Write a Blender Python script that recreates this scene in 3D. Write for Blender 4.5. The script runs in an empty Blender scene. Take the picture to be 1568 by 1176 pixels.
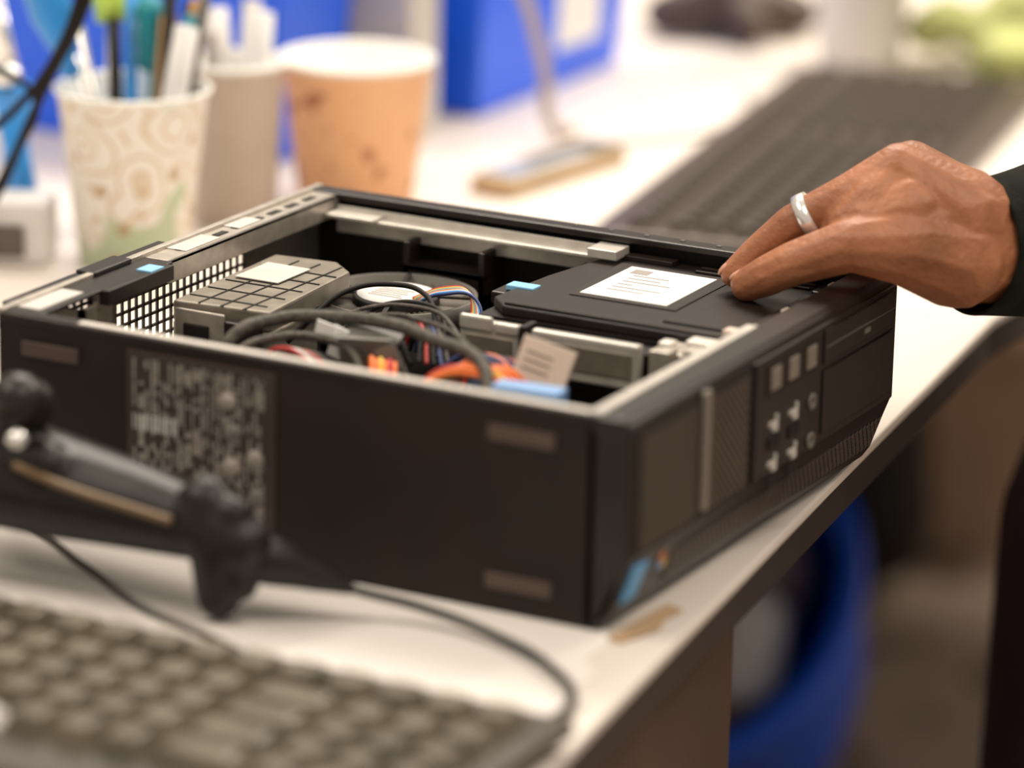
import bpy, bmesh, math, random
from mathutils import Vector, Matrix
random.seed(7)
D,W,H=.344,.304,.102
scn=bpy.context.scene
col=scn.collection
# ---------------------------------------------------------------- materials
def nmat(name):
    m=bpy.data.materials.new(name);m.use_nodes=True
    nt=m.node_tree;b=nt.nodes["Principled BSDF"];return m,nt,b
def mat(name,c,rough=.5,metal=0,var=.08,vs=40,bump=0,bs=300,spec=None,coat=0,sheen=0):
    m,nt,b=nmat(name)
    tc=nt.nodes.new("ShaderNodeTexCoord");n=nt.nodes.new("ShaderNodeTexNoise");n.inputs["Scale"].default_value=vs;n.inputs["Detail"].default_value=4
    nt.links.new(tc.outputs["Object"],n.inputs["Vector"])
    r=nt.nodes.new("ShaderNodeValToRGB");r.color_ramp.elements[0].position=.3;r.color_ramp.elements[1].position=.7
    r.color_ramp.elements[0].color=(*[max(0,x*(1-var)) for x in c],1);r.color_ramp.elements[1].color=(*[min(1,x*(1+var)) for x in c],1)
    nt.links.new(n.outputs["Fac"],r.inputs[0]);nt.links.new(r.outputs[0],b.inputs["Base Color"])
    b.inputs["Roughness"].default_value=rough;b.inputs["Metallic"].default_value=metal
    if spec is not None:b.inputs["Specular IOR Level"].default_value=spec
    if coat:b.inputs["Coat Weight"].default_value=coat
    if sheen:b.inputs["Sheen Weight"].default_value=sheen
    if bump:
        n2=nt.nodes.new("ShaderNodeTexNoise");n2.inputs["Scale"].default_value=bs;nt.links.new(tc.outputs["Object"],n2.inputs["Vector"])
        bp=nt.nodes.new("ShaderNodeBump");bp.inputs["Strength"].default_value=bump;bp.inputs["Distance"].default_value=.001
        nt.links.new(n2.outputs["Fac"],bp.inputs["Height"]);nt.links.new(bp.outputs[0],b.inputs["Normal"])
    return m
def mat_spots(name,c1,c2,scale,th,rough=.6,distort=0):
    m,nt,b=nmat(name)
    tc=nt.nodes.new("ShaderNodeTexCoord");n=nt.nodes.new("ShaderNodeTexNoise");n.inputs["Scale"].default_value=scale;n.inputs["Detail"].default_value=1;n.inputs["Distortion"].default_value=distort
    nt.links.new(tc.outputs["Object"],n.inputs["Vector"])
    r=nt.nodes.new("ShaderNodeValToRGB");r.color_ramp.elements[0].position=th;r.color_ramp.elements[1].position=th+.03
    r.color_ramp.elements[0].color=(*c1,1);r.color_ramp.elements[1].color=(*c2,1)
    nt.links.new(n.outputs["Fac"],r.inputs[0]);nt.links.new(r.outputs[0],b.inputs["Base Color"]);b.inputs["Roughness"].default_value=rough
    return m
def mat_floral(name):
    m,nt,b=nmat(name);N=nt.nodes.new;Lk=nt.links.new
    tc=N("ShaderNodeTexCoord")
    v=N("ShaderNodeTexVoronoi");v.inputs["Scale"].default_value=34;Lk(tc.outputs["Object"],v.inputs["Vector"])
    mu=N("ShaderNodeMath");mu.operation='MULTIPLY';mu.inputs[1].default_value=24;Lk(v.outputs["Distance"],mu.inputs[0])
    si=N("ShaderNodeMath");si.operation='SINE';Lk(mu.outputs[0],si.inputs[0])
    r=N("ShaderNodeValToRGB");r.color_ramp.elements[0].position=.62;r.color_ramp.elements[1].position=.8
    r.color_ramp.elements[0].color=(0,0,0,1);r.color_ramp.elements[1].color=(.75,.75,.75,1);Lk(si.outputs[0],r.inputs[0])
    m1=N("ShaderNodeMix");m1.data_type='RGBA';m1.inputs[6].default_value=(.86,.84,.79,1);m1.inputs[7].default_value=(.62,.46,.28,1);Lk(r.outputs[0],m1.inputs[0])
    n=N("ShaderNodeTexNoise");n.inputs["Scale"].default_value=22;n.inputs["Detail"].default_value=1;Lk(tc.outputs["Object"],n.inputs["Vector"])
    sx=N("ShaderNodeSeparateXYZ");Lk(tc.outputs["Object"],sx.inputs[0])
    mr=N("ShaderNodeMapRange");mr.inputs[1].default_value=.0;mr.inputs[2].default_value=.07;mr.inputs[3].default_value=.14;mr.inputs[4].default_value=-.08;Lk(sx.outputs[2],mr.inputs[0])
    ad=N("ShaderNodeMath");Lk(n.outputs["Fac"],ad.inputs[0]);Lk(mr.outputs[0],ad.inputs[1])
    r2=N("ShaderNodeValToRGB");r2.color_ramp.elements[0].position=.56;r2.color_ramp.elements[1].position=.59;Lk(ad.outputs[0],r2.inputs[0])
    m2=N("ShaderNodeMix");m2.data_type='RGBA';m2.inputs[7].default_value=(.52,.60,.43,1);Lk(r2.outputs[0],m2.inputs[0]);Lk(m1.outputs[2],m2.inputs[6])
    v3=N("ShaderNodeTexVoronoi");v3.inputs["Scale"].default_value=48;Lk(tc.outputs["Object"],v3.inputs["Vector"])
    r3=N("ShaderNodeValToRGB");r3.color_ramp.elements[0].position=.16;r3.color_ramp.elements[0].color=(.8,.8,.8,1);r3.color_ramp.elements[1].position=.2;r3.color_ramp.elements[1].color=(0,0,0,1);Lk(v3.outputs["Distance"],r3.inputs[0])
    m3=N("ShaderNodeMix");m3.data_type='RGBA';m3.inputs[7].default_value=(.42,.24,.10,1);Lk(r3.outputs[0],m3.inputs[0]);Lk(m2.outputs[2],m3.inputs[6])
    Lk(m3.outputs[2],b.inputs["Base Color"]);b.inputs["Roughness"].default_value=.6;return m
M={}
M['black']=mat("black_painted_steel",(.018,.0105,.0075),.55,0,.18,30,.15,900,spec=.28)
M['plastic']=mat("black_plastic",(.015,.0100,.0078),.36,0,.15,60,spec=.4)
M['scan']=mat("scanner_rubber",(.012,.009,.0075),.42,0,.15,60,spec=.38)
M['matte']=mat("matte_black",(.010,.007,.0055),.6,spec=.3)
M['grey']=mat("grey_plastic",(.16,.14,.12),.45)
M['slot']=mat("embossed_slot",(.085,.056,.044),.5)
M['steel']=mat("galvanised_steel",(.48,.435,.38),.38,.65,.15,120)
M['steel_l']=mat("bright_steel",(.66,.62,.56),.35,.4,.1,120)
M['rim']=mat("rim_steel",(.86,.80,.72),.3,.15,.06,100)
M['psu']=mat("psu_steel",(.25,.22,.18),.4,.5,.25,60)
M['blade']=mat("fan_blade_grey",(.15,.13,.11),.4,.2,.2,60)
M['white']=mat("white_label",(.85,.84,.82),.6,0,.02)
M['ink']=mat("label_ink",(.34,.30,.27),.6)
M['inkd']=mat("dark_ink",(.11,.095,.08),.6)
M['labelblk']=mat("label_black",(.042,.031,.025),.5)
M['blue_s']=mat("blue_sticker",(.25,.55,.85),.5)
M['blue_w']=mat("blue_badge",(.10,.38,.72),.4)
M['ventbase']=mat("vent_recess",(.010,.007,.0055),.6,spec=.3)
M['vent']=mat("vent_diamond",(.085,.063,.050),.4)
M['table']=mat("table_laminate",(.80,.72,.65),.45,0,.03,8)
M['tedge']=mat("table_edge_band",(.030,.020,.016),.5)
M['paper']=mat("paper_sheet",(.84,.78,.73),.8,0,.02,10)
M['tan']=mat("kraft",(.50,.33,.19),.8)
M['hilite']=mat("painted_highlight",(.20,.12,.06),.35)  # colour of the highlight painted along the scanner grip
M['mouse']=mat("dark_brown_mouse",(.07,.045,.032),.4)
M['brown']=mat("brown_cabinet",(.085,.048,.032),.6,0,.2,12)
M['floor']=mat_spots("floor_carpet",(.28,.20,.15),(.48,.37,.29),5,.5,.9)
M['wall']=mat("wall_paint",(.7,.66,.6),.8,0,.02)
M['blue']=mat("blue_bin_plastic",(.006,.115,.88),.35,0,.12,5)
M['cloth']=mat("black_sleeve",(.012,.0125,.0095),.9,0,.3,80,.4,600,spec=.15)
M['trouser']=mat("dark_trousers",(.036,.014,.019),.9,0,.3,20,spec=.2)
M['silver']=mat("silver",(.9,.88,.85),.25,.7)
M['keys']=mat("olive_grey_keys",(.150,.127,.088),.28,0,.35,30)
M['kframe']=mat("keyboard_frame",(.055,.043,.028),.35)
M['keyb']=mat("dark_keys",(.050,.036,.027),.4)
M['keybf']=mat("dark_keyboard_frame",(.070,.050,.038),.4)
M['cupk']=mat_spots("kraft_cup_print",(.88,.52,.29),(.45,.18,.09),55,.65,.6)
M['cupw']=mat_floral("floral_cup_print")
M['cupi']=mat("cup_white",(.88,.87,.83),.6,0,.01)
M['cupg']=mat("frosted_cup",(.56,.47,.39),.5,0,.06,30)
M['green']=mat("green_cloth",(.42,.45,.17),.9,0,.35,12)
M['orange']=mat("orange_wire",(.88,.20,.04),.5)
M['red']=mat("red_wire",(.5,.03,.03),.5)
M['yellow']=mat("yellow_wire",(.75,.5,.06),.5)
M['navy']=mat("navy_wire",(.02,.04,.16),.5)
M['wirew']=mat("white_wire",(.7,.68,.66),.5)
M['wiret']=mat("cyan_wire",(.1,.4,.5),.5)
M['loom']=mat("cable_loom",(.070,.057,.045),.6,0,.5,300,.6,500)
M['ribbon']=mat("grey_ribbon",(.16,.145,.13),.5)
M['beige']=mat("beige_tag",(.68,.55,.45),.6,0,.04)
M['cblue']=mat("blue_connector",(.22,.40,.72),.5)
M['clear']=mat("pale_retainer",(.50,.47,.42),.25,.2,.15,60)
M['pcb']=mat("circuit_board",(.012,.03,.02),.4,0,.4,80)
M['lime']=mat("lime_plastic",(.5,.72,.12),.4)
M['teal']=mat("teal_plastic",(.01,.25,.33),.4)
M['bluep']=mat("blue_handle",(.03,.28,.75),.35)
M['wood']=mat("pencil_wood",(.5,.27,.1),.6)
M['gold']=mat("tan_shell",(.50,.36,.21),.5)
M['card']=mat("corrugated_card",(.60,.42,.29),.8,0,.1,12)
M['nail']=mat("fingernail",(.60,.30,.20),.35)
M['bzlight']=mat("grey_strip",(.22,.19,.16),.4)
M['device']=mat("pale_grey_box",(.58,.55,.51),.5)
M['phone']=mat("phone_screen",(.40,.42,.44),.25)
M['cableb']=mat("beige_cable",(.50,.42,.36),.5)
def skinmat():
    m,nt,b=nmat("skin")
    tc=nt.nodes.new("ShaderNodeTexCoord");n=nt.nodes.new("ShaderNodeTexNoise");n.inputs["Scale"].default_value=24;n.inputs["Detail"].default_value=5
    nt.links.new(tc.outputs["Object"],n.inputs["Vector"])
    r=nt.nodes.new("ShaderNodeValToRGB");r.color_ramp.elements[0].position=.3;r.color_ramp.elements[1].position=.72
    r.color_ramp.elements[0].color=(.27,.096,.040,1);r.color_ramp.elements[1].color=(.52,.205,.095,1)
    nt.links.new(n.outputs["Fac"],r.inputs[0]);nt.links.new(r.outputs[0],b.inputs["Base Color"])
    b.inputs["Roughness"].default_value=.47
    b.inputs["Subsurface Weight"].default_value=.10;b.inputs["Subsurface Scale"].default_value=.003
    v=nt.nodes.new("ShaderNodeTexNoise");v.inputs["Scale"].default_value=240;v.inputs["Detail"].default_value=3;nt.links.new(tc.outputs["Object"],v.inputs["Vector"])
    bp=nt.nodes.new("ShaderNodeBump");bp.inputs["Strength"].default_value=.7;bp.inputs["Distance"].default_value=.0012
    nt.links.new(v.outputs["Fac"],bp.inputs["Height"]);nt.links.new(bp.outputs[0],b.inputs["Normal"])
    return m
M['skin']=skinmat()
# ---------------------------------------------------------------- helpers
def group(name,loc=(0,0,0),rz=0):
    e=bpy.data.objects.new(name,None);e.empty_display_size=.02;e.location=loc;e.rotation_euler=(0,0,rz);col.objects.link(e);return e
def link(name,me,m,par=None,smooth=False,bevel=0,seg=2):
    o=bpy.data.objects.new(name,me);col.objects.link(o)
    for x in (m if isinstance(m,(list,tuple)) else [m]): me.materials.append(M[x] if isinstance(x,str) else x)
    if par:o.parent=par
    if smooth:
        for p in me.polygons:p.use_smooth=True
    if bevel:
        b=o.modifiers.new("b","BEVEL");b.width=bevel;b.segments=seg;b.limit_method='ANGLE'
    return o
def addbox(bm,c,s,R=None,mi=0):
    vs=[]
    for dx in(-.5,.5):
        for dy in(-.5,.5):
            for dz in(-.5,.5):
                v=Vector((dx*s[0],dy*s[1],dz*s[2]))
                if R:v=R@v
                vs.append(bm.verts.new(v+Vector(c)))
    for f in((0,1,3,2),(4,6,7,5),(0,4,5,1),(2,3,7,6),(0,2,6,4),(1,5,7,3)):
        fc=bm.faces.new([vs[i] for i in f]);fc.material_index=mi
def boxes(name,L,m,par=None,bevel=0,R=None):
    bm=bmesh.new()
    for t in L:
        addbox(bm,t[0],t[1],t[2] if len(t)>2 and t[2] is not None else R,t[3] if len(t)>3 else 0)
    me=bpy.data.meshes.new(name);bm.to_mesh(me);bm.free();return link(name,me,m,par,False,bevel)
def bx(x0,x1,y0,y1,z0,z1):return((( x0+x1)/2,(y0+y1)/2,(z0+z1)/2),(abs(x1-x0),abs(y1-y0),abs(z1-z0)))
def prism(name,pts,z0,z1,m,par=None,bevel=0,axis='z'):
    bm=bmesh.new()
    def P(a,b,c):return (a,b,c) if axis=='z' else (a,c,b)
    lo=[bm.verts.new(P(a,b,z0)) for a,b in pts];hi=[bm.verts.new(P(a,b,z1)) for a,b in pts]
    bm.faces.new(lo[::-1]);bm.faces.new(hi);n=len(pts)
    for i in range(n):bm.faces.new((lo[i],lo[(i+1)%n],hi[(i+1)%n],hi[i]))
    bmesh.ops.recalc_face_normals(bm,faces=bm.faces)
    me=bpy.data.meshes.new(name);bm.to_mesh(me);bm.free();return link(name,me,m,par,False,bevel)
def lathe(name,prof,m,par=None,n=48,loc=(0,0,0),R=None,mfun=None):
    bm=bmesh.new();rings=[]
    for r,z in prof:
        rings.append([bm.verts.new((r*math.cos(2*math.pi*i/n),r*math.sin(2*math.pi*i/n),z)) for i in range(n)])
    for k in range(len(rings)-1):
        for i in range(n):
            f=bm.faces.new((rings[k][i],rings[k][(i+1)%n],rings[k+1][(i+1)%n],rings[k+1][i]))
            if mfun:f.material_index=mfun(k)
    for rg in (rings[0],rings[-1]):
        try:
            f=bm.faces.new(rg)
            if mfun:f.material_index=mfun(0 if rg is rings[0] else len(rings)-2)
        except:pass
    bmesh.ops.recalc_face_normals(bm,faces=bm.faces)
    if R:bmesh.ops.transform(bm,matrix=R,verts=bm.verts)
    bmesh.ops.translate(bm,vec=loc,verts=bm.verts)
    me=bpy.data.meshes.new(name);bm.to_mesh(me);bm.free();return link(name,me,m,par,True)
def tube(name,pts,r,m,par=None,cyc=False):
    cu=bpy.data.curves.new(name,'CURVE');cu.dimensions='3D';cu.bevel_depth=r;cu.bevel_resolution=4;cu.resolution_u=10;cu.use_fill_caps=True
    s=cu.splines.new('BEZIER');s.bezier_points.add(len(pts)-1)
    for i,p in enumerate(pts):
        b=s.bezier_points[i];b.co=p[:3];b.handle_left_type=b.handle_right_type='AUTO'
        b.radius=p[3] if len(p)>3 else 1
    s.use_cyclic_u=cyc
    o=bpy.data.objects.new(name,cu);col.objects.link(o);cu.materials.append(M[m])
    if par:o.parent=par
    return o
def rod(name,a,b,r,m,par=None,r2=None):
    a=Vector(a);b=Vector(b);L=(b-a).length
    q=(b-a).to_track_quat('Z','Y').to_matrix().to_4x4()
    r2=r if r2 is None else r2
    return lathe(name,[(r,0),(r2,L)],m,par,20,a,q)
def hullcaps(bm,a,ra,b,rb,sub=2,sa=None):
    t=bmesh.new()
    for c,r in((a,ra),(b,rb)):
        bmesh.ops.create_icosphere(t,subdivisions=sub,radius=r,matrix=Matrix.Translation(c))
    res=bmesh.ops.convex_hull(t,input=t.verts)
    bad=list({g for g in res['geom_interior'] if isinstance(g,bmesh.types.BMVert)})
    if bad:bmesh.ops.delete(t,geom=bad,context='VERTS')
    me=bpy.data.meshes.new("t");t.to_mesh(me);t.free();bm.from_mesh(me);bpy.data.meshes.remove(me)
def organic(name,chains,m,par=None,vox=.002,it=6,fac=.5):
    bm=bmesh.new()
    for ch in chains:
        for (a,ra),(b,rb) in zip(ch[:-1],ch[1:]):hullcaps(bm,Vector(a),ra,Vector(b),rb)
    me=bpy.data.meshes.new(name);bm.to_mesh(me);bm.free()
    o=link(name,me,m,par)
    r=o.modifiers.new("r","REMESH");r.mode='VOXEL';r.voxel_size=vox;r.use_smooth_shade=True
    s=o.modifiers.new("s","SMOOTH");s.factor=fac;s.iterations=it
    return o
def sweep(name,pts,m,par=None,n=40,thick=.002,wr=.0):
    bm=bmesh.new();rings=[]
    P=[Vector(p[0]) for p in pts]
    for i,(p,r) in enumerate(pts):
        d=(P[min(i+1,len(P)-1)]-P[max(i-1,0)]).normalized();s=d.cross(Vector((0,0,1))).normalized();u=s.cross(d)
        rg=[]
        for j in range(n):
            a=2*math.pi*j/n;rr=r*(1+wr*math.sin(3*a+i*1.7)+wr*.6*math.sin(5*a-i*2.3))
            rg.append(bm.verts.new(Vector(p)+s*rr*math.cos(a)*.88+u*rr*math.sin(a)))
        rings.append(rg)
    for k in range(len(rings)-1):
        for i in range(n):bm.faces.new((rings[k][i],rings[k][(i+1)%n],rings[k+1][(i+1)%n],rings[k+1][i]))
    bmesh.ops.recalc_face_normals(bm,faces=bm.faces)
    me=bpy.data.meshes.new(name);bm.to_mesh(me);bm.free();o=link(name,me,m,par,True)
    so=o.modifiers.new("s","SOLIDIFY");so.thickness=thick;so.offset=-1
    ss=o.modifiers.new("ss","SUBSURF");ss.levels=2;ss.render_levels=2
    return o
# ---------------------------------------------------------------- room
boxes("floor",[bx(-4,4,-3,5.5,-.80,-.75)],'floor')
boxes("wall_back",[bx(-4,4,5.5,5.6,-.75,2.2)],'wall')
boxes("wall_left",[bx(-4.1,-4,-3,5.5,-.75,2.2)],'wall')
# ---------------------------------------------------------------- table
def ex(y):
    return .0215-.1308*y if y<.65 else -.0635+.16*(y-.65)
t=group("work_table")
prism("tabletop",[(-2.0,-.9),(ex(-.9),-.9),(ex(.6),.6),(ex(.7),.7),(ex(2.3),2.3),(-2.0,2.3)],-.006,0,'table',t,.0015)
prism("edge_band",[(-1.99,-.89),(ex(-.89)-.002,-.89),(ex(.6)-.002,.6),(ex(.7)-.002,.7),(ex(2.29)-.002,2.29),(-1.99,2.29)],-.026,-.0062,'tedge',t,.001)
prism("side_panel",[(ex(-.8)-.05,-.8),(ex(-.8)-.02,-.8),(ex(.16)-.02,.16),(ex(.16)-.05,.16)],-.75,-.026,'brown',t)
for i,(x,y) in enumerate([(-1.9,-.8),(-1.9,2.2),(ex(2.2)-.08,2.2)]):boxes("leg_%d"%i,[((x,y,-.388),(.05,.05,.724))],'matte',t)
prism("paper_sheet",[(-.50,-.24),(.030,-.24),(.019,-.10),(.021,-.080),(.008,-.066),(.010,-.052),(-.004,-.034),(-.003,-.014),(-.012,.004),(-.05,.04),(-.50,.04)],.0002,.0008,'paper')
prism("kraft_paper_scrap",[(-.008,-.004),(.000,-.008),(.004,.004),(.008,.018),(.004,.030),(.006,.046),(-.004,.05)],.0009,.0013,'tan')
# ---------------------------------------------------------------- desktop computer
pc=group("desktop_computer",(0,0,.001))
TB=.0015
boxes("chassis_shell",[bx(-D,-.018,0,TB,0,H-.001),bx(-D,-.018,W-TB,W,0,H),bx(-D,-.018,0,W,0,TB)],'black',pc,.0008)
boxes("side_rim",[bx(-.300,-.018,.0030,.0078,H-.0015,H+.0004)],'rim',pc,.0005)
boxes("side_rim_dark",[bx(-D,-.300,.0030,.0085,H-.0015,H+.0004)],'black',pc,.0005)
boxes("side_rim_lip",[bx(-D,-.018,-.0008,.0034,H-.004,H+.0002)],'black',pc,.0012)
boxes("inner_wall",[bx(-D+.001,-.02,.0070,.0080,.02,H-.0015)],'steel',pc)
boxes("far_rim",[bx(-D,-.02,W-.011,W+.001,H-.003,H+.001)],'plastic',pc,.001)
boxes("far_bracket",[bx(-.325,-.150,W-.021,W-.012,H-.011,H-.009),bx(-.325,-.295,W-.026,W-.012,H-.009,H-.007),bx(-.165,-.148,W-.026,W-.01,H-.009,H-.004),bx(-.325,-.15,W-.013,W-.012,H-.02,H-.005)],'steel_l',pc,.0005)
boxes("far_rim_screws",[((-.33+.021*i,W-.004,H+.0012),(.0025,.0018,.0006)) for i in range(14)],'grey',pc)
boxes("far_inner_wall",[bx(-D+.002,-.02,W-.003,W-.002,.01,H-.004)],'matte',pc)
boxes("slot_bracket",[bx(-.276,-.226,W-.026,W-.004,.070,.074),bx(-.276,-.226,W-.026,W-.023,.062,.074),bx(-.276,-.272,W-.026,W-.004,.062,.086),bx(-.230,-.226,W-.026,W-.004,.062,.086),bx(-.262,-.240,W-.03,W-.026,.064,.070)],'plastic',pc,.0006)
# label & slots on side
boxes("spec_label",[bx(-.269,-.187,-.0006,.0,.0106,.0949)],'slot',pc)
boxes("spec_label_field",[bx(-.268,-.188,-.0009,-.0006,.0116,.0939)],'labelblk',pc)
L=[];x=-.2655
while x<-.191:
    w=random.choice([.0008,.0011,.0011,.0016,.0028]);z=.014
    dens=random.choice([.9,.85,.6,.8])
    while z<.090:
        h=random.choice([.0012,.002,.003,.004,.007])
        if random.random()<dens:L.append(bx(x,min(x+w,-.19),-.0011,-.0009,z,min(z+h,.0915)))
        z+=h+random.choice([.0005,.0007,.0008,.0035])
    x+=w+random.choice([.0006,.0008,.0008,.0020])
boxes("spec_label_print",L,'ink',pc)
boxes("spec_label_bars",[bx(-.2655+.0022*i,-.2655+.0022*i+random.choice([.0006,.0012]),-.0013,-.0011,.056,.064) for i in range(12)],'wirew',pc)
for i,(x,z) in enumerate([(-.210,.046),(-.209,.063),(-.212,.078),(-.196,.033),(-.197,.052)]):
    lathe("spec_label_mark_%d"%i,[(.0044,0),(.0044,.0004)],'ribbon' if i%2 else 'ink',pc,24,(x,-.0015,z),Matrix.Rotation(-math.pi/2,4,'X'))
boxes("side_slots",[bx(-.0735,-.039,-.0012,0,.0822,.0900),bx(-.0735,-.039,-.0012,0,.0112,.0190),bx(-.330,-.297,-.0012,0,.0825,.0900)],'slot',pc,.001)
# back panel: frame + lattice of real bars
bkL=[bx(-D,-D+.0015,0,W,0,.052),bx(-D,-D+.0015,0,.012,.05,H),bx(-D,-D+.0015,.078,.094,.05,H),bx(-D,-D+.0015,.225,W,.05,H),bx(-D,-D+.0015,0,W,H-.008,H)]
boxes("back_panel",bkL,'steel',pc)
bars=[]
def lattice(y0,y1,z0,z1,step,th):
    n=int((y1-y0)/step)
    for i in range(n+1):
        y=y0+i*step;bars.append(((-D+.0007,y,(z0+z1)/2),(.0012,th,z1-z0)))
    k=int((z1-z0)/step)
    for i in range(k+1):bars.append(((-D+.0007,(y0+y1)/2,z0+i*step),(.0012,y1-y0,th)))
lattice(.012,.078,.05,.094,.0065,.0014);lattice(.094,.225,.05,.094,.0065,.0014)
boxes("back_vent_grille",bars,'inkd',pc)
boxes("back_divider",[bx(-D,-.322,.040,.043,.03,.096),bx(-.325,-.322,.040,.052,.03,.096),bx(-D,-.33,.078,.081,.03,.096)],'psu',pc)
boxes("back_rail",[bx(-D,-.326,.125,W-.008,H-.002,H),bx(-.328,-.326,.125,W-.008,H-.012,H),bx(-D-.001,-D+.003,0,W,H-.001,H+.002)],['steel'],pc,.0004)
boxes("back_rail_dark",[bx(-D-.001,-.324,.002,.125,H-.002,H),bx(-D-.012,-D-.001,.02,.16,H-.004,H-.001),bx(-.326,-.320,.06,.12,H-.008,H)],'plastic',pc,.0006)
boxes("back_hinge",[bx(-D-.008,-D+.004,.078,.112,H,H+.0025)],'plastic',pc,.001)
boxes("back_rail_slots",[((-.334,.15+.018*i,H+.0003),(.004,.010,.0004)) for i in range(8)],'matte',pc)
boxes("back_rail_labels",[bx(-.343,-.328,.012,.050,H,H+.0006),bx(-.341,-.329,.145,.178,H,H+.0006),bx(-.341,-.331,.20,.222,H,H+.0006)],'device',pc)
boxes("back_rail_blue_label",[bx(-.330,-.321,.100,.112,H,H+.0008)],'blue_s',pc)
# motherboard and interior masses
boxes("motherboard",[bx(-D+.004,-.03,.012,W-.006,.006,.008)],'pcb',pc)
boxes("board_slots",[bx(-.30,-.19,.030+.014*i,.038+.014*i,.008,.022) for i in range(3)]+[bx(-.165,-.060,.03,.036,.008,.05),bx(-.165,-.060,.045,.051,.008,.05),bx(-.165,-.060,.12,.126,.008,.05)],'matte',pc)
boxes("board_sockets",[((-.060+.006*(i%5),.06+.006*(i//5),.054),(.004,.004,.002)) for i in range(25)],'psu',pc)
boxes("socket_block",[bx(-.066,-.030,.052,.094,.008,.0525)],'matte',pc)
# psu box
prism("power_supply_top",[(-.316,.112),(-.320,.218),(-.284,.222),(-.268,.208),(-.262,.118)],.075,.086,'psu',pc,.0012)
prism("power_supply",[(-.316,.112),(-.320,.218),(-.302,.218),(-.296,.19),(-.262,.165),(-.262,.118)],.03,.0752,'psu',pc,.001)
L=[]
for i in range(5):L.append(bx(-.314,-.268,.125+.017*i,.1260+.017*i,.086,.0865))
for i in range(3):L.append(bx(-.302+.013*i,-.3012+.013*i,.114,.212,.086,.0865))
boxes("power_supply_seams",L,'matte',pc)
boxes("power_supply_label",[bx(-.312,-.286,.165,.198,.0867,.0872)],'device',pc)
boxes("power_supply_front",[bx(-.314,-.284,.110,.1115,.045,.083)],'steel',pc,.001)
boxes("power_supply_socket",[bx(-.308,-.293,.1085,.1105,.058,.076)],'matte',pc,.001)
boxes("power_supply_dark_side",[bx(-.284,-.262,.109,.1125,.035,.080)],'plastic',pc,.001)
# cpu cooler : ring, radial blades, hub
fc=(-.252,.229,.0)
bm=bmesh.new()
for i in range(48):
    a=2*math.pi*i/48;Rz=Matrix.Rotation(a,3,'Z')
    addbox(bm,Vector((fc[0],fc[1],.0665))+Rz@Vector((.0315,0,0)),(.018,.0022,.0011),Rz@Matrix.Rotation(.55,3,'X'))
me=bpy.data.meshes.new("cooler_blades");bm.to_mesh(me);bm.free();link("cooler_blades",me,'blade',pc)
lathe("cooler_ring",[(.0405,.060),(.0430,.060),(.0430,.0715),(.0405,.0715),(.0405,.060)],'inkd',pc,64,(fc[0],fc[1],0))
lathe("cooler_base",[(.040,.008),(.040,.060)],'matte',pc,48,(fc[0],fc[1],0))
lathe("cooler_hub",[(.0230,.058),(.0230,.0705),(.0220,.0715)],'matte',pc,48,(fc[0],fc[1],0))
lathe("cooler_hub_label",[(.0208,.0716),(.0208,.0721)],'white',pc,48,(fc[0],fc[1],0))
boxes("cooler_hub_print",[bx(fc[0]-.012,fc[0]+.008-.002*(i%2),fc[1]-.009+.0035*i,fc[1]-.0080+.0035*i,.0721,.0724) for i in range(5)],'ink',pc)
boxes("cooler_arms",[(Vector((fc[0],fc[1],.0712))+Matrix.Rotation(math.radians(a),3,'Z')@Vector((.0315,0,0)),(.021,.0025,.0012),Matrix.Rotation(math.radians(a),3,'Z')) for a in(20,110,200,290)],'plastic',pc)
# drive cage + black cover
boxes("drive_cage",[bx(-.172,-.028,.172,.300,.03,.086)],'matte',pc)
prism("drive_cover",[(-.172,.188),(-.160,.175),(-.024,.175),(-.024,.300),(-.150,.300),(-.160,.285),(-.168,.240)],.086,.0915,'plastic',pc,.001)
prism("drive_cover_recess_frame",[(-.141,.211),(-.081,.211),(-.081,.281),(-.146,.281)],.0915,.0921,'black',pc,.0003)
boxes("drive_label",[bx(-.137,-.088,.215,.275,.0921,.0926)],'white',pc)
L=[]
for i in range(6):L.append(bx(-.128,-.128+random.uniform(.008,.03),.228+.006*i,.2290+.006*i,.0926,.0928))
L.append(bx(-.132,-.122,.262,.270,.0926,.0928))
boxes("drive_label_print",L,'ink',pc)
boxes("drive_blue_latch",[bx(-.176,-.160,.208,.217,.0895,.0925)],'blue_s',pc,.0006)
boxes("latch_arm",[bx(-.182,-.150,.203,.222,.083,.0894)],'plastic',pc,.001)
boxes("cover_ridges",[bx(-.160,-.03,.1765,.1785,.0915,.093),bx(-.078,-.030,.19,.1915,.0915,.0925),bx(-.150,-.12,.288,.296,.0915,.094),bx(-.105,-.04,.284,.286,.0915,.0928),bx(-.105,-.04,.292,.294,.0915,.0928)],'black',pc,.0004)
boxes("cover_clips",[bx(-.040,-.033,.178,.186,.0915,.096),bx(-.030,-.023,.225,.233,.0925,.0965),bx(-.028,-.021,.258,.267,.0925,.0965),bx(-.030,-.022,.283,.290,.0925,.0965)],'beige',pc,.0006)
boxes("cover_clip_bodies",[bx(-.036,-.018,.205,.236,.0915,.0935),bx(-.036,-.018,.245,.270,.0915,.0935),bx(-.036,-.018,.277,.295,.0915,.0935)],'plastic',pc,.0008)
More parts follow.
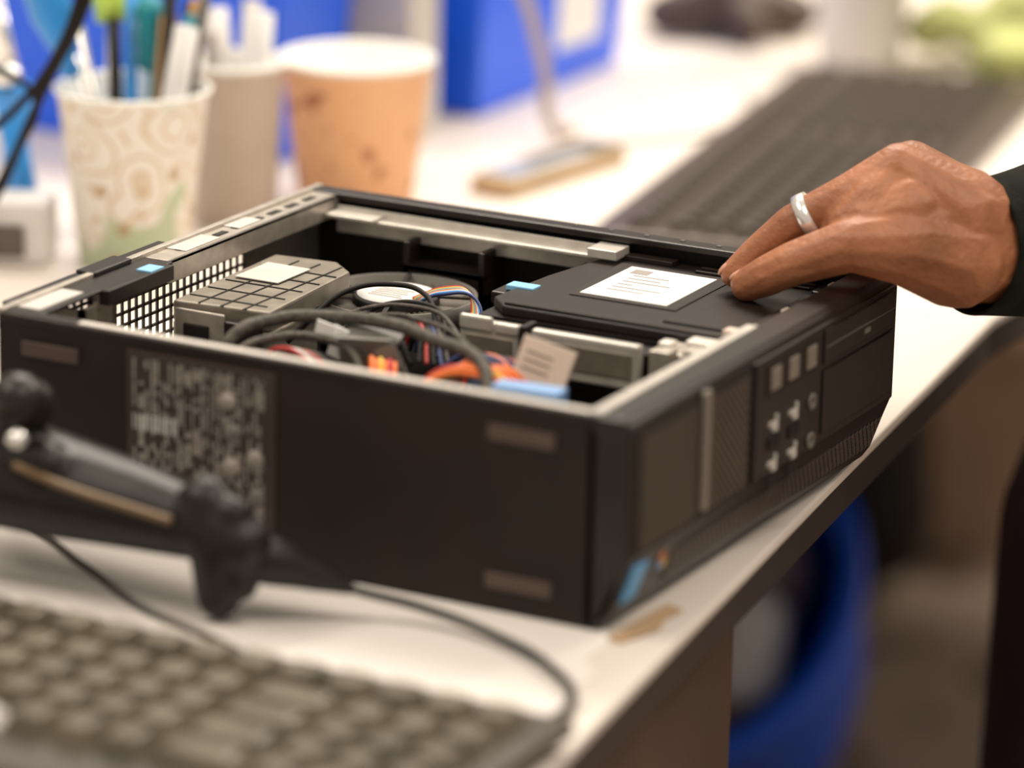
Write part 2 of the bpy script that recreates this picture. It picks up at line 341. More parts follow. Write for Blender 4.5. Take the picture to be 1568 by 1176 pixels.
# pale retainers
boxes("drive_retainer",[bx(-.171,-.137,.150,.156,.068,.0895),bx(-.131,-.071,.150,.156,.066,.0895),bx(-.171,-.152,.149,.152,.084,.092),bx(-.151,-.137,.149,.152,.084,.090)],'clear',pc,.0018)
boxes("drive_retainer_pocket",[bx(-.127,-.075,.1492,.150,.072,.0845),bx(-.167,-.141,.1492,.150,.072,.082)],'psu',pc,.0008)
boxes("retainer_frame",[bx(-.174,-.066,.157,.172,.06,.084),bx(-.136,-.132,.147,.160,.06,.091)],'matte',pc,.001)
boxes("front_cage_metal",[bx(-.066,-.024,.150,.172,.07,.0885),bx(-.058,-.050,.140,.150,.075,.092),bx(-.044,-.036,.142,.152,.075,.094),bx(-.034,-.026,.06,.172,.08,.0905),bx(-.034,-.028,.012,.06,.08,.094)],'steel',pc,.0008)
boxes("front_cage_tabs",[bx(-.050,-.036,.158,.168,.0885,.094),bx(-.062,-.055,.152,.160,.0885,.093)],'rim',pc,.0008)
boxes("front_cage_slots",[bx(-.0255,-.0245,.020+.016*i,.030+.016*i,.0905,.0935) for i in range(8)],'matte',pc)
# cables inside
tube("black_loom",[(-.252,.052,.070),(-.249,.060,.088),(-.238,.085,.094),(-.215,.10,.095),(-.182,.098,.097),(-.150,.085,.097),(-.115,.07,.094),(-.10,.05,.08)],.0033,'loom',pc)
tube("loom_second",[(-.250,.045,.066),(-.243,.056,.083),(-.232,.075,.088),(-.212,.085,.088),(-.19,.078,.085),(-.175,.06,.07)],.0022,'loom',pc)
tube("thin_black_cable",[(-.236,.118,.080),(-.21,.135,.088),(-.175,.12,.094),(-.135,.09,.096),(-.11,.065,.088)],.0013,'loom',pc)
tube("cable_over_fan",[(-.240,.150,.072),(-.228,.172,.082),(-.205,.176,.085),(-.185,.160,.082),(-.178,.14,.07)],.0013,'matte',pc)
tube("cable_near_fan",[(-.250,.140,.070),(-.232,.155,.083),(-.200,.160,.088),(-.165,.135,.087),(-.145,.11,.078)],.0011,'loom',pc)
tube("cable_fan_front",[(-.262,.150,.072),(-.250,.175,.086),(-.232,.188,.089),(-.208,.182,.088),(-.192,.165,.078)],.0014,'matte',pc)
tube("cable_fan_side",[(-.256,.125,.070),(-.240,.130,.086),(-.215,.120,.090),(-.190,.118,.086),(-.176,.110,.074)],.0016,'matte',pc)
tube("loom_branch",[(-.255,.058,.078),(-.235,.07,.082),(-.215,.07,.080),(-.20,.06,.07)],.0022,'loom',pc)
for i,(mm,dx) in enumerate([('red',0),('wirew',.003),('ink',.006),('red',.009),('loom',.012),('matte',.016)]):
    tube("wire_%d"%i,[(-.238+dx,.068,.074),(-.225+dx,.064,.086),(-.205+dx,.058,.085),(-.19+dx*1.5,.045,.072)],.0011,mm,pc)
for i in range(7):
    o=i*.0026
    tube("orange_wire_%d"%i,[(-.190+o,.088,.062),(-.180+o,.078,.085-.001*(i%2)),(-.172+o,.064,.078),(-.166+o,.050,.055)],.0012,['orange','orange','yellow','orange','red','orange','matte'][i],pc)
for i in range(10):
    o=i*.0024
    tube("power_wire_%d"%i,[(-.150,.055+o*.3,.070),(-.135+o*.5,.062+o*.6,.086+.002*(i%3)),(-.115+o*.5,.066+o*.5,.089+.002*(i%2)),(-.094,.062+o*.8,.083)],.0013,['orange','orange','red','yellow','orange','orange','ink','orange','navy','orange'][i],pc)
for i in range(8):
    o=i*.0025
    tube("navy_wire_%d"%i,[(-.160+o,.098,.060),(-.152+o,.106,.080+.001*(i%2)),(-.130+o,.104,.086),(-.110+o,.090,.070)],.0013,['navy','matte','navy','orange','navy','matte','red','matte'][i],pc)
for i in range(5):
    o=i*.0030
    tube("crossing_wire_%d"%i,[(-.205+o,.150,.068),(-.196+o,.142,.084+.001*(i%3)),(-.180+o,.125,.087),(-.168+o*1.4,.104,.078)],.0010,['matte','red','matte','navy','loom'][i],pc)
for i,mm in enumerate(['red','yellow','wiret','orange','wirew','bluep','navy']):
    tube("fan_wire_%d"%i,[(-.238+.001*i,.222,.0728),(-.222+.001*i,.225-.002*i,.080),(-.203+.001*i,.218-.001*i,.082),(-.190+.0015*i,.196,.066)],.0008,mm,pc)
Rr=Matrix.Rotation(.25,3,'X')@Matrix.Rotation(.2,3,'Z')
boxes("ribbon_fold",[((-.190,.098,.090),(.030,.016,.0015),Rr),((-.186,.084,.084),(.028,.0015,.018),Rr)],'ribbon',pc)
boxes("white_tag",[((-.207,.092,.085),(.008,.001,.016),Matrix.Rotation(.3,3,'Y')),((-.212,.088,.092),(.010,.001,.007),Matrix.Rotation(.2,3,'Y'))],'white',pc)
boxes("ribbon_tail",[((-.170,.082,.080),(.012,.002,.024),Matrix.Rotation(-.5,3,'Y'))],'ribbon',pc)
Rb=Matrix.Rotation(-.35,3,'X')@Matrix.Rotation(.10,3,'Z')@Matrix.Rotation(.18,3,'Y')
boxes("beige_tag",[((-.094,.092,.089),(.028,.0025,.026),Rb)],'beige',pc,.0004)
boxes("beige_tag_print",[(Vector((-.094,.092,.089))+Rb@Vector((-.003,-.0014,.006-.004*i)),(.014,.0004,.0008),Rb) for i in range(3)],'grey',pc)
boxes("blue_connector",[((-.080,.052,.0885),(.034,.013,.009),Matrix.Rotation(.08,3,'Z'))],'cblue',pc,.001)
boxes("blue_band",[((-.117,.078,.080),(.016,.006,.016),Matrix.Rotation(.4,3,'Y'))],'cblue',pc,.001)
# bezel
prof=[(-.020,.001),(-.0155,0),(-.010,.008),(-.003,.028),(0,.036),(0,.096),(-.0015,.100),(-.005,H),(-.022,H),(-.022,.094),(-.012,.090),(-.012,.012),(-.020,.006)]
prism("bezel",prof,-.0005,W+.0005,'plastic',pc,.0025,axis='y')
for nm,y0,y1 in(("bezel_end_near",.0,.006),("bezel_end_far",W-.006,W)):
    prism(nm,[(-.022,.002),(-.0145,.002),(-.003,.030),(-.001,.037),(-.001,.098),(-.022,.098)],y0,y1,'plastic',pc,axis='y')
boxes("bezel_edge_highlight",[bx(-.024,-.0180,.003,.172,H-.0006,H+.0010)],'steel_l',pc,.0006)  # bright strip paints the glossy highlight along the plastic bezel's top edge
boxes("bezel_vent_recess",[bx(-.001,.0004,.004,.126,.037,.095)],'ventbase',pc)
R1=Matrix.Rotation(math.atan2(.007,.020),3,'Y')
# real diamond lattice on the vent and the chin
def diamonds(name,y0,y1,n_z,fz,st,sz,gaps=()):
    bm=bmesh.new();rr=Matrix.Rotation(math.pi/4,3,'X');row=0
    for k in range(n_z):
        y=y0+(st/2 if k%2 else 0)
        while y<y1:
            p,R=fz(y,k)
            if not any(a<y<b for a,b in gaps):addbox(bm,p,(.0006,sz,sz),R@rr)
            y+=st
    me=bpy.data.meshes.new(name);bm.to_mesh(me);bm.free();return link(name,me,'vent',pc)
I3=Matrix.Identity(3)
st=.0050
diamonds("bezel_vent_diamonds",.009,.124,22,lambda y,k:(Vector((.0006,y,.0395+k*st/2)),I3),st,.0026,((.068,.0785),))
diamonds("chin_vent_diamonds",.052,W-.006,7,lambda y,k:(Vector((-.0062,0,.0182))+R1@Vector((.0004,0,-.0075+k*st/2))+Vector((0,y,0)),R1),st,.0026)
boxes("bezel_strip",[bx(0,.0030,.070,.0765,.040,.0985)],'bzlight',pc,.001)
boxes("bezel_panel",[bx(-.001,.0022,.128,W-.004,.037,.0975)],'plastic',pc,.0012)
boxes("drive_bay_door",[bx(.0022,.0034,.206,W-.008,.078,.0955),bx(.0022,.0034,.206,W-.008,.042,.075)],'plastic',pc,.0008)
boxes("bay_lines",[bx(.0034,.0037,.208,W-.010,.0865,.0870),bx(.0034,.0038,.255,.262,.082,.0845)],'grey',pc)
boxes("front_buttons",[bx(.0022,.0036,.143+.021*i,.154+.021*i,.080,.0915) for i in range(3)],'bzlight',pc,.0008)
boxes("front_button_plate",[bx(.0022,.0028,.138,.2,.078,.0935)],'black',pc,.0004)
L=[]
for r in range(2):
    for c in range(2):
        y=.143+.0235*c;z=.062-.020*r
        L+=[bx(.0022,.0034,y,y+.009,z,z+.0022),bx(.0022,.0034,y+.004,y+.009,z-.003,z),bx(.0022,.0034,y+.0075,y+.0092,z+.0022,z+.0050)]
lob=boxes("port_icons",L,'device',pc)
boxes("usb_ports",[bx(.0022,.0032,.1425+.0235*c,.1555+.0235*c,.0505-.020*r,.0565-.020*r) for r in range(2) for c in range(2)],'matte',pc,.0004)
for r in range(2):
    lathe("audio_jack_%d"%r,[(.0042,0),(.0042,.0016),(.0022,.0016),(.0022,.0002)],'grey',pc,24,(.0022,.193,.0625-.020*r),Matrix.Rotation(math.pi/2,4,'Y'))
boxes("chin_badges",[((-.0043,.0135,.0215),(.0016,.015,.019),R1)],'blue_w',pc,.0004)
boxes("logo_badge",[((-.0043,.042,.0245),(.0014,.014,.015),R1)],'inkd',pc,.0004)
boxes("logo_tiles",[((-.0030,.0395,.0268),(.0008,.0040,.004),R1)],'orange',pc)
boxes("logo_tile_blue",[((-.0046,.0395,.0220),(.0008,.0040,.004),R1)],'bluep',pc)
boxes("logo_tile_yellow",[((-.0046,.0445,.0220),(.0008,.0040,.004),R1)],'yellow',pc)
# ---------------------------------------------------------------- barcode scanner
sc=group("barcode_scanner")
organic("grip",[[((-.40,-.075,.058),.032),((-.33,-.072,.054),.030),((-.265,-.070,.048),.0255),((-.215,-.070,.045),.0205),((-.180,-.071,.042),.016)],
  [((-.285,-.078,.070),.014),((-.270,-.080,.089),.0125)],[((-.283,-.082,.066),.012),((-.258,-.084,.062),.012)]],'scan',sc,.002,8)
lathe("trigger_knob",[(.0005,-.0135),(.008,-.011),(.0125,-.004),(.0135,.002),(.011,.008),(.006,.0122),(.0005,.0135)],'plastic',sc,32,(-.271,-.088,.092))
lathe("trigger_button",[(.0005,-.005),(.004,-.003),(.0052,0),(.004,.003),(.0005,.005)],'silver',sc,24,(-.262,-.102,.079))
organic("collar",[[((-.180,-.071,.054),.0135),((-.171,-.073,.034),.0155),((-.171,-.075,.012),.0108)],[((-.185,-.071,.045),.017),((-.160,-.072,.038),.0145)],[((-.164,-.073,.052),.009),((-.160,-.074,.020),.009)]],'scan',sc,.002,5)
tube("painted_highlight",[(-.268,-.0960,.064),(-.24,-.0950,.058),(-.205,-.0910,.052),(-.188,-.0885,.049)],.0020,'hilite',sc)  # thin tan rod stands in for the brown-gold highlight on the grip
tube("strain_relief",[(-.168,-.072,.034,1.35),(-.150,-.063,.029,1.15),(-.133,-.052,.022,.75),(-.118,-.045,.016,.30)],.0100,'scan',sc)
tube("cord",[(-.14,-.055,.024),(-.118,-.045,.016),(-.089,-.035,.010),(-.048,-.040,.006),(-.009,-.060,.005),(.018,-.090,.004),(.020,-.118,.003)],.0021,'matte',sc)
tube("loose_cable",[(-.42,-.016,.002),(-.327,-.014,.002),(-.26,-.05,.002),(-.206,-.084,.002),(-.16,-.10,.002),(-.12,-.118,.002)],.0018,'loom')
# ---------------------------------------------------------------- keyboards
def keyboard(name,loc,rz,L,Wd,mk,mf,pitch=.0205,z0=.004,zt=.012,kh=.006):
    g=group(name,loc,rz)
    boxes("base",[bx(0,L,-Wd,0,z0,zt)],mf,g,.003)
    boxes("feet",[bx(.02,.05,-.02,-.008,0,z0),bx(L-.05,L-.02,-.02,-.008,0,z0),bx(.02,.05,-Wd+.008,-Wd+.02,0,z0),bx(L-.05,L-.02,-Wd+.008,-Wd+.02,0,z0)],mf,g)
    ks=[];rows=int((Wd-.03)/pitch);n=int((L-.020)/pitch)
    bm=bmesh.new()
    def key(cx,cy,w,d):
        b=[(cx-w/2,cy-d/2),(cx+w/2,cy-d/2),(cx+w/2,cy+d/2),(cx-w/2,cy+d/2)]
        lo=[bm.verts.new((x,y,zt-.0005)) for x,y in b]
        hi=[bm.verts.new((cx+(x-cx)*.68,cy+(y-cy)*.68+.0008,zt+kh)) for x,y in b]
        bm.faces.new(hi)
        for i in range(4):bm.faces.new((lo[i],lo[(i+1)%4],hi[(i+1)%4],hi[i]))
    for r in range(rows):
        cy=-.018-pitch*(r+.5)-(.005 if r>0 else 0);c=0
        off=(L-n*pitch)/2
        while c<n:
            w=1
            if r==rows-1 and c==4:w=6
            elif r>0 and c in(0,13):w=2 if c==13 else 1
            if c+w>n:w=n-c
            key(off+pitch*(c+w/2),cy,pitch*w-.003,pitch-.003);c+=w
    me=bpy.data.meshes.new("keys");bm.to_mesh(me);bm.free();link("keys",me,mk,g,False,.0008)
    return g
keyboard("computer_keyboard",(-.405,-.128,.001),0.0,.445,.17,'keys','kframe',pitch=.0235,kh=.010)
keyboard("computer_keyboard",(-.336,.622,.0),math.radians(99.9),.54,.185,'keyb','keybf')
# ---------------------------------------------------------------- cups
def cup(name,x,y,h,rt,rb,m,par=None):
    g=group(name,(x,y,0))
    pr=[(rb-.003,.003),(rb-.002,0),(rb,0),(rt,h-.002),(rt+.0022,h-.001),(rt+.0025,h+.001),(rt+.001,h+.002),(rt-.0008,h),(rb-.001,.005),(.0006,.005)]
    lathe("paper_body",pr,[m,'cupi'],g,64,mfun=lambda k:0 if k in(1,2) else 1);return g
cup("coffee_cup",-.521,.649,.094,.049,.037,'cupk')
pcup=cup("pen_cup",-.556,.440,.108,.0455,.033,'cupw')
pcup2=cup("pen_cup",-.556,.556,.104,.031,.026,'cupg')
cup("paper_cup",-.414,1.235,.12,.040,.032,'cupi')
def inc(c,a,b,r,m,name,r2=None):rod(name,a,b,r,m,c,r2)
P=[((.01,.0,.01),(-.0,.03,.155),.0045,'teal'),((.0,.01,.01),(.028,.03,.16),.004,'wood'),((.01,.01,.01),(.020,.012,.168),.004,'matte'),
 ((.015,-.01,.01),(.034,.008,.148),.0075,'wirew'),((-.01,.0,.01),(-.01,-.005,.15),.004,'matte'),((0,.015,.01),(.005,.036,.17),.004,'matte'),((.01,.02,.01),(.038,.022,.165),.0035,'inkd'),((-.01,.01,.01),(-.02,.03,.16),.004,'bluep'),((.0,-.01,.01),(-.028,-.015,.145),.003,'silver'),
 ((.02,.0,.01),(.022,.034,.158),.0055,'matte'),((.012,-.0,.01),(.012,.022,.15),.0055,'wood'),((.01,.02,.01),(.030,.020,.152),.005,'teal')]
for i,(a,b,r,m) in enumerate(P):inc(pcup,a,b,r,m,"pen_%d"%i)
lathe("teal_handle",[(.006,0),(.010,.006),(.008,.012),(.010,.02),(.008,.028),(.010,.036),(.006,.045)],'teal',pcup,24,(-.002,.022,.115))
inc(pcup,(.0,.0,.02),(-.036,-.01,.125),.003,'silver',"driver_shaft")
hd=(Vector((-.064,-.016,.19))-Vector((-.036,-.009,.112))).to_track_quat('Z','Y').to_matrix().to_4x4()
lathe("driver_handle",[(.004,0),(.0075,.004),(.0065,.014),(.0095,.024),(.0135,.040),(.0125,.062),(.0140,.075),(.009,.084),(.001,.087)],'bluep',pcup,24,(-.036,-.009,.112),hd)
inc(pcup,(-.015,.0,.10),(-.018,.005,.165),.0035,'silver',"tool_shaft");inc(pcup,(-.018,.004,.146),(-.022,.006,.172),.009,'lime',"lime_cap",.011)
for i,(a,b,r,m) in enumerate([((.0,.0,.01),(-.018,.004,.135),.009,'wirew'),((.01,.0,.01),(.012,.01,.135),.0095,'wirew'),((-.005,-.008,.01),(-.006,-.018,.125),.005,'ink'),((.0,.01,.01),(.002,.018,.14),.006,'device')]):inc(pcup2,a,b,r,m,"marker_%d"%i)
ad=group("power_adapter",(-.622,.405,0),.4)
boxes("body",[bx(-.026,.026,-.018,.018,0,.040)],'wirew',ad,.004);boxes("plug_face",[bx(-.018,.012,-.021,-.018,.006,.026)],'inkd',ad,.002)
cb=group("tool_cables")
def cp(px,py,c=-.055):
    a=(px-205)*.0004;return (-.556+.885*a-.465*c,.44+.465*a+.885*c,.108+(130-py)*.0004-c*.29)
tube("cable_a",[cp(-60,395),cp(-20,350),cp(30,270),cp(90,140),cp(150,20),cp(170,-60)],.0028,'matte',cb)
tube("cable_b",[cp(-90,330),cp(-30,240),cp(40,180),cp(90,120),cp(140,10),cp(150,-60)],.0026,'matte',cb)
tube("cable_c",[cp(-70,385),cp(0,330),cp(50,235),cp(75,160),cp(30,120),cp(-60,90)],.0020,'matte',cb)
pl=group("pliers",(-.652,.445,0))
rod("handle_a",(0,0,.0),(.010,.0,.10),.008,'bluep',pl);rod("handle_b",(.02,.0,.0),(-.004,.0,.10),.008,'bluep',pl);lathe("joint",[(.0005,-.008),(.008,-.005),(.010,0),(.008,.005),(.0005,.008)],'silver',pl,24,(.003,-.004,.105));rod("jaw",(.003,0,.105),(-.004,0,.15),.006,'silver',pl,.002)
# ---------------------------------------------------------------- blue bins
def bin_(name,x0,x1,y0,y1,h,taper=.012):
    g=group(name,((x0+x1)/2,(y0+y1)/2,0));a=(x1-x0)/2;b=(y1-y0)/2;w=.004
    bm=bmesh.new()
    def ring(ax,by,z):return [bm.verts.new(v) for v in((-ax,-by,z),(ax,-by,z),(ax,by,z),(-ax,by,z))]
    rs=[ring(a,b,0),ring(a+taper,b+taper,h-.02),ring(a+taper+.006,b+taper+.006,h-.02),ring(a+taper+.006,b+taper+.006,h),ring(a+taper-w,b+taper-w,h),ring(a-w,b-w,.005)]
    for k in range(5):
        for i in range(4):bm.faces.new((rs[k][i],rs[k][(i+1)%4],rs[k+1][(i+1)%4],rs[k+1][i]))
    bm.faces.new(rs[0][::-1]);bm.faces.new(rs[-1])
    bmesh.ops.recalc_face_normals(bm,faces=bm.faces)
    me=bpy.data.meshes.new("bin_body");bm.to_mesh(me);bm.free();link("bin_body",me,'blue',g,False,.006,3);return g,a,b
b1,_,_=bin_("storage_bin",-.83,-.615,.70,.785,.19)
b2,a,b=bin_("storage_bin",-.93,-.570,.905,1.13,.20)
boxes("label_card",[((a+.0045,.038,.060),(.0015,.070,.062),Matrix.Rotation(.06,3,'Y'))],'white',b2)
boxes("label_rib",[((a+.0065,-.005,.125),(.006,.17,.006))],'blue',b2,.002)
gb=group("network_switch",(-.66,.847,0))
boxes("casing",[bx(-.10,.085,-.030,.012,0,.15)],'device',gb,.004)
boxes("ports",[bx(-.07+.025*i,-.054+.025*i,-.0315,-.030,.02,.034) for i in range(5)],'inkd',gb)
tube("beige_cable",[(-.66,.79,.20),(-.60,.79,.185),(-.55,.80,.17),(-.510,.83,.13),(-.495,.86,.06),(-.490,.875,.006),(-.485,.89,.005)],.0045,'cableb')
tube("grey_cable",[(-.47,.86,.002),(-.43,.90,.002),(-.405,.95,.002),(-.41,1.02,.002),(-.45,1.10,.002)],.0018,'ink')
ph=group("mobile_phone",(-.442,.772,0),math.radians(-8)+math.pi/2)
boxes("body",[bx(-.068,.068,-.017,.017,0,.012)],'gold',ph,.003);boxes("screen",[bx(-.060,.034,-.014,.015,.012,.0132)],'phone',ph,.0003);boxes("keypad",[bx(.030,.064,-.014,.015,.012,.0138),bx(-.020,.030,-.002,.014,.0132,.0138)],'inkd',ph,.0003)
ms=group("computer_mouse",(-.54,1.27,.001))
organic("shell",[[((-.045,-.03,.018),.0175),((.0,.0,.030),.028),((.045,.03,.018),.0175)],[((-.03,.03,.018),.0175),((.03,-.03,.018),.0175)]],'mouse',ms,.004,6)
boxes("wheel",[((-.02,-.015,.048),(.006,.012,.012))],'grey',ms,.002)
gc=[]
for i in range(26):
    x=random.uniform(-.085,.085);y=random.uniform(-.05,.06);gc.append([((x,y,.024),.016),((x+random.uniform(-.03,.03),y+random.uniform(-.03,.03),.024+random.uniform(.0,.030)),random.uniform(.014,.021))])
g=group("green_cloth",(-.295,1.25,0.0));organic("folds",gc,'green',g,.004,8)
# ---------------------------------------------------------------- waste bin, backpack, box
wb=group("waste_bin",(-.63,1.48,-.75))
Rt=Matrix.Rotation(math.radians(12),4,'Z')@Matrix.Rotation(math.radians(50),4,'X')@Matrix.Scale(1.3,4)
bk=lathe("bucket",[(.001,0),(.095,0),(.118,.10),(.128,.24),(.136,.243),(.136,.262),(.122,.262),(.112,.10),(.09,.01),(.001,.01)],'blue',wb,48,(.0,0,0),Rt)
dz=-min(v.co.z for v in bk.data.vertices);bk.location.z=dz
pp=organic("crumpled_paper",[[(Rt@Vector((-.04,-.03,.18)),.075),(Rt@Vector((.035,-.04,.19)),.07)],[(Rt@Vector((.0,.05,.18)),.075),(Rt@Vector((.04,.03,.19)),.07)]],'card',wb,.008,3);pp.location=(0,0,dz)
pp=organic("paper_ball",[[(Rt@Vector((.065,-.02,.235)),.035),(Rt@Vector((.07,-.05,.23)),.03)]],'white',wb,.006,2);pp.location=(0,0,dz)
bp_=group("backpack",(-.825,2.065,-.75))
organic("body",[[((-.10,0,.09),.088),((.08,0,.09),.088)],[((-.09,0,.32),.075),((.07,0,.32),.075)],[((-.10,0,.09),.088),((-.09,0,.32),.075)],[((.08,0,.09),.088),((.07,0,.32),.075)],[((-.05,-.07,.10),.06),((.04,-.07,.10),.06),((.04,-.06,.2),.05),((-.05,-.06,.2),.05)]],'matte',bp_,.008,4)
tube("strap",[(-.05,-.07,.33),(-.02,-.10,.42),(.03,-.08,.40),(.04,-.06,.33)],.01,'matte',bp_)
cbx=group("cardboard_box",(-.70,2.36,-.75),.3)
boxes("walls",[bx(-.14,.14,-.10,-.096,0,.24),bx(-.14,.14,.096,.10,0,.24),bx(-.14,-.136,-.096,.096,0,.24),bx(.136,.14,-.096,.096,0,.24),bx(-.14,.14,-.10,.10,0,.004)],'card',cbx)
boxes("flaps",[((0,-.14,.252),(.28,.08,.004),Matrix.Rotation(-.3,3,'X')),((0,.14,.252),(.28,.08,.004),Matrix.Rotation(.3,3,'X'))],'card',cbx)
# ---------------------------------------------------------------- person
r_=Vector((.8854,.4648,0));f_=Vector((-.4648,.8854,0));T=Vector((-.065,.251,.095))
k=.000323
def hp(px,py,c=0,dz=0):
    return T+r_*((px-1130)*k)+f_*c+Vector((0,0,(450-py)*k/.96-c*.29+dz))
per=group("person")
thumb=[(hp(1143,436,-.004),.0090),(hp(1172,422,-.009),.0108),(hp(1212,402,-.014),.0116),(hp(1300,372,-.020),.0140),(hp(1390,370,-.014),.0215),(hp(1470,385,-.006),.0275)]
index=[(hp(1126,418,.012),.0078),(hp(1160,386,.012),.0092),(hp(1215,340,.010),.0110),(hp(1298,296,.006),.0124),(hp(1375,252,.006),.0142),(hp(1480,325,.0),.026)]
middle=[(hp(1222,414,.036,.004),.0080),(hp(1250,378,.040),.0092),(hp(1290,314,.036),.0108),(hp(1400,243,.026),.0138),(hp(1490,325,.012),.024)]
ring=[(hp(1262,414,.056,.007),.0078),(hp(1290,378,.060),.0088),(hp(1330,318,.056),.0102),(hp(1425,250,.046),.0130),(hp(1495,325,.024),.022)]
pinky=[(hp(1308,410,.074,.010),.0070),(hp(1332,375,.077),.0080),(hp(1368,325,.074),.0090),(hp(1440,268,.060),.0118),(hp(1500,335,.034),.020)]
web=[(hp(1300,338,-.004),.0130),(hp(1350,302,.002),.0200),(hp(1410,290,.010),.0235),(hp(1475,330,.012),.029)]
web2=[(hp(1355,358,-.008),.022),(hp(1420,350,.0),.0290),(hp(1500,366,.006),.0310),(hp(1640,372,.04),.030)]
web3=[(hp(1285,350,-.002),.010),(hp(1340,335,-.006),.018),(hp(1390,325,-.002),.025)]
palm=[(hp(1420,290,.025),.023),(hp(1480,335,.02),.029),(hp(1520,360,.012),.029)]
organic("hand",[thumb,index,middle,ring,pinky,web,web2,web3,palm],'skin',per,.0012,5,.5)
def nail(a,b,r,up,name):
    a=Vector(a);b=Vector(b);d=(a-b).normalized();up=(up-d*up.dot(d)).normalized();s=d.cross(up)
    Mx=Matrix((( d.x,s.x,up.x,0),(d.y,s.y,up.y,0),(d.z,s.z,up.z,0),(0,0,0,1)))
    bm=bmesh.new();bmesh.ops.create_uvsphere(bm,u_segments=16,v_segments=10,radius=1,matrix=Matrix.Translation(a+up*r*.68+d*r*.12)@Mx@Matrix.Diagonal((r*.75,r*.62,r*.28,1)))
    me=bpy.data.meshes.new(name);bm.to_mesh(me);bm.free();link(name,me,'nail',per,True)
nail(thumb[0][0],thumb[1][0],.0090,Vector((-.45,.1,.8)),"thumb_nail")
nail(index[0][0],index[1][0],.0078,Vector((-.5,0,.85)),"index_nail")
d=(index[3][0]-index[2][0]).normalized();q=d.to_track_quat('Z','Y').to_matrix().to_4x4()
lathe("finger_ring",[(.0108,-.0034),(.0128,-.0034),(.0132,0),(.0128,.0034),(.0108,.0034),(.0108,-.0034)],'silver',per,40,index[2][0]+d*.0085,q)
sweep("sleeve",[(hp(1496,372,.000),.0345),(hp(1506,371,.003),.0350),(hp(1540,366,.012),.0365),(hp(1600,355,.03),.040),(hp(1700,330,.05),.045),(hp(1850,280,.08),.050),(hp(2050,200,.12),.056)],'cloth',per,40,.0025,.018)
organic("upper_sleeve",[[(hp(2010,215,.11),.052),(hp(2050,200,.12),.057),(hp(2300,-500,.24),.065),(hp(2330,-900,.34),.075)]],'cloth',per,.005,4)
sh=hp(2330,-900,.34);cx=Vector((sh.x+.09,sh.y+.11,0))
torso=[[(sh,.075),((cx.x,cx.y,sh.z+.02),.09),((cx.x+.12,cx.y+.14,sh.z),.075)],[((cx.x,cx.y,sh.z),.12),((cx.x-.01,cx.y-.01,.32),.13),((cx.x-.05,cx.y-.06,.10),.125)],[((cx.x+.12,cx.y+.14,sh.z),.07),((cx.x+.2,cx.y+.12,.30),.05),((cx.x+.12,cx.y-.04,.14),.042)]]
organic("jumper",torso,'cloth',per,.012,4)
legs=[[((.09,.695,.03),.105),((.026,.640,-.12),.083),((.014,.630,-.33),.073),((.03,.655,-.68),.055)],[((cx.x,cx.y+.02,.05),.105),((cx.x+.04,cx.y+.06,-.28),.08),((cx.x+.05,cx.y+.09,-.68),.055)],[((.09,.695,.05),.10),((cx.x,cx.y+.02,.06),.105)]]
organic("trousers",legs,'trouser',per,.010,4)
for i,(x,y) in enumerate([(.03,.655),(cx.x+.05,cx.y+.09)]):organic("shoe_%d"%i,[[((x+.03,y,-.705),.042),((x-.10,y-.02,-.715),.033)]],'matte',per,.008,3)
hz=sh.z+.26
organic("head",[[((cx.x,cx.y,sh.z+.05),.058),((cx.x-.01,cx.y,sh.z+.16),.056)],[((cx.x,cx.y,hz+.03),.082),((cx.x-.02,cx.y,hz-.03),.070),((cx.x-.035,cx.y-.005,hz-.075),.045)],[((cx.x-.085,cx.y,hz+.005),.010),((cx.x-.102,cx.y,hz-.02),.013)],[((cx.x,cx.y-.078,hz-.01),.018),((cx.x,cx.y-.080,hz-.03),.012)],[((cx.x,cx.y+.078,hz-.01),.018),((cx.x,cx.y+.080,hz-.03),.012)]],'skin',per,.006,3)
organic("hair",[[((cx.x+.02,cx.y,hz+.05),.086),((cx.x+.04,cx.y,hz),.075)]],'matte',per,.008,3)
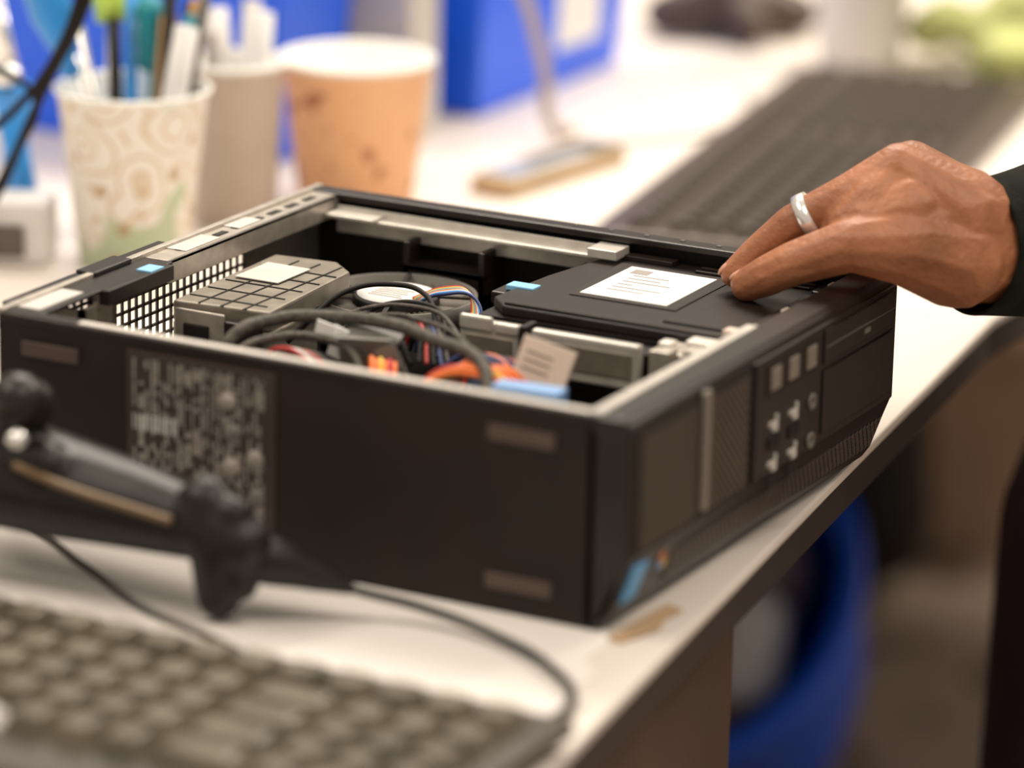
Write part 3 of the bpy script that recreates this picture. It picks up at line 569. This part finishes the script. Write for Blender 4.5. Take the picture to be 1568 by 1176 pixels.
organic("eye_l",[[((cx.x-.080,cx.y-.03,hz+.012),.011),((cx.x-.080,cx.y-.031,hz+.012),.011)]],'white',per,.002,1)
organic("eye_r",[[((cx.x-.080,cx.y+.03,hz+.012),.011),((cx.x-.080,cx.y+.031,hz+.012),.011)]],'white',per,.002,1)
organic("mouth",[[((cx.x-.088,cx.y-.02,hz-.058),.006),((cx.x-.088,cx.y+.02,hz-.058),.006)]],'nail',per,.002,1)
# ---------------------------------------------------------------- light
w=bpy.data.worlds.new("w");scn.world=w;w.use_nodes=True
w.node_tree.nodes["Background"].inputs[0].default_value=(1,.89,.76,1);w.node_tree.nodes["Background"].inputs[1].default_value=.46
def area(name,loc,tgt,sx,sy,e,c=(1,.90,.77)):
    l=bpy.data.lights.new(name,'AREA');l.shape='RECTANGLE';l.size=sx;l.size_y=sy;l.energy=e;l.color=c
    o=bpy.data.objects.new(name,l);o.location=loc;o.rotation_euler=(Vector(tgt)-Vector(loc)).to_track_quat('-Z','Y').to_euler();col.objects.link(o)
area("ceiling_or_fill_light",(-.9,1.6,2.0),(-.3,.3,0),1.6,.6,60)
area("ceiling_or_fill_light",(.9,-.3,2.1),(-.2,.2,0),1.2,.6,20)
area("ceiling_or_fill_light",(-1.2,-.6,1.9),(-.3,.1,0),1.2,.6,22)
area("ceiling_or_fill_light",(.9,2.6,2.1),(-.3,2.4,-.7),1.2,.6,80)  # unseen fill, added to brighten the dark floor beyond the table
# ---------------------------------------------------------------- camera
cd=bpy.data.cameras.new("camera");co=bpy.data.objects.new("camera",cd);col.objects.link(co);scn.camera=co
Mx=Matrix.Rotation(.4834,4,'Z')@Matrix.Rotation(1.2814,4,'X')@Matrix.Rotation(.0215,4,'Z');Mx.translation=(.7226,-1.4944,.6136)
co.matrix_world=Mx;cd.sensor_width=36;cd.lens=6089.7*36/1600;cd.clip_start=.05;cd.clip_end=50
cd.dof.use_dof=True;cd.dof.focus_distance=2.01;cd.dof.aperture_fstop=2.9
try:
    scn.view_settings.view_transform='Standard';scn.view_settings.look='None';scn.view_settings.exposure=0
except Exception as e:print(e)
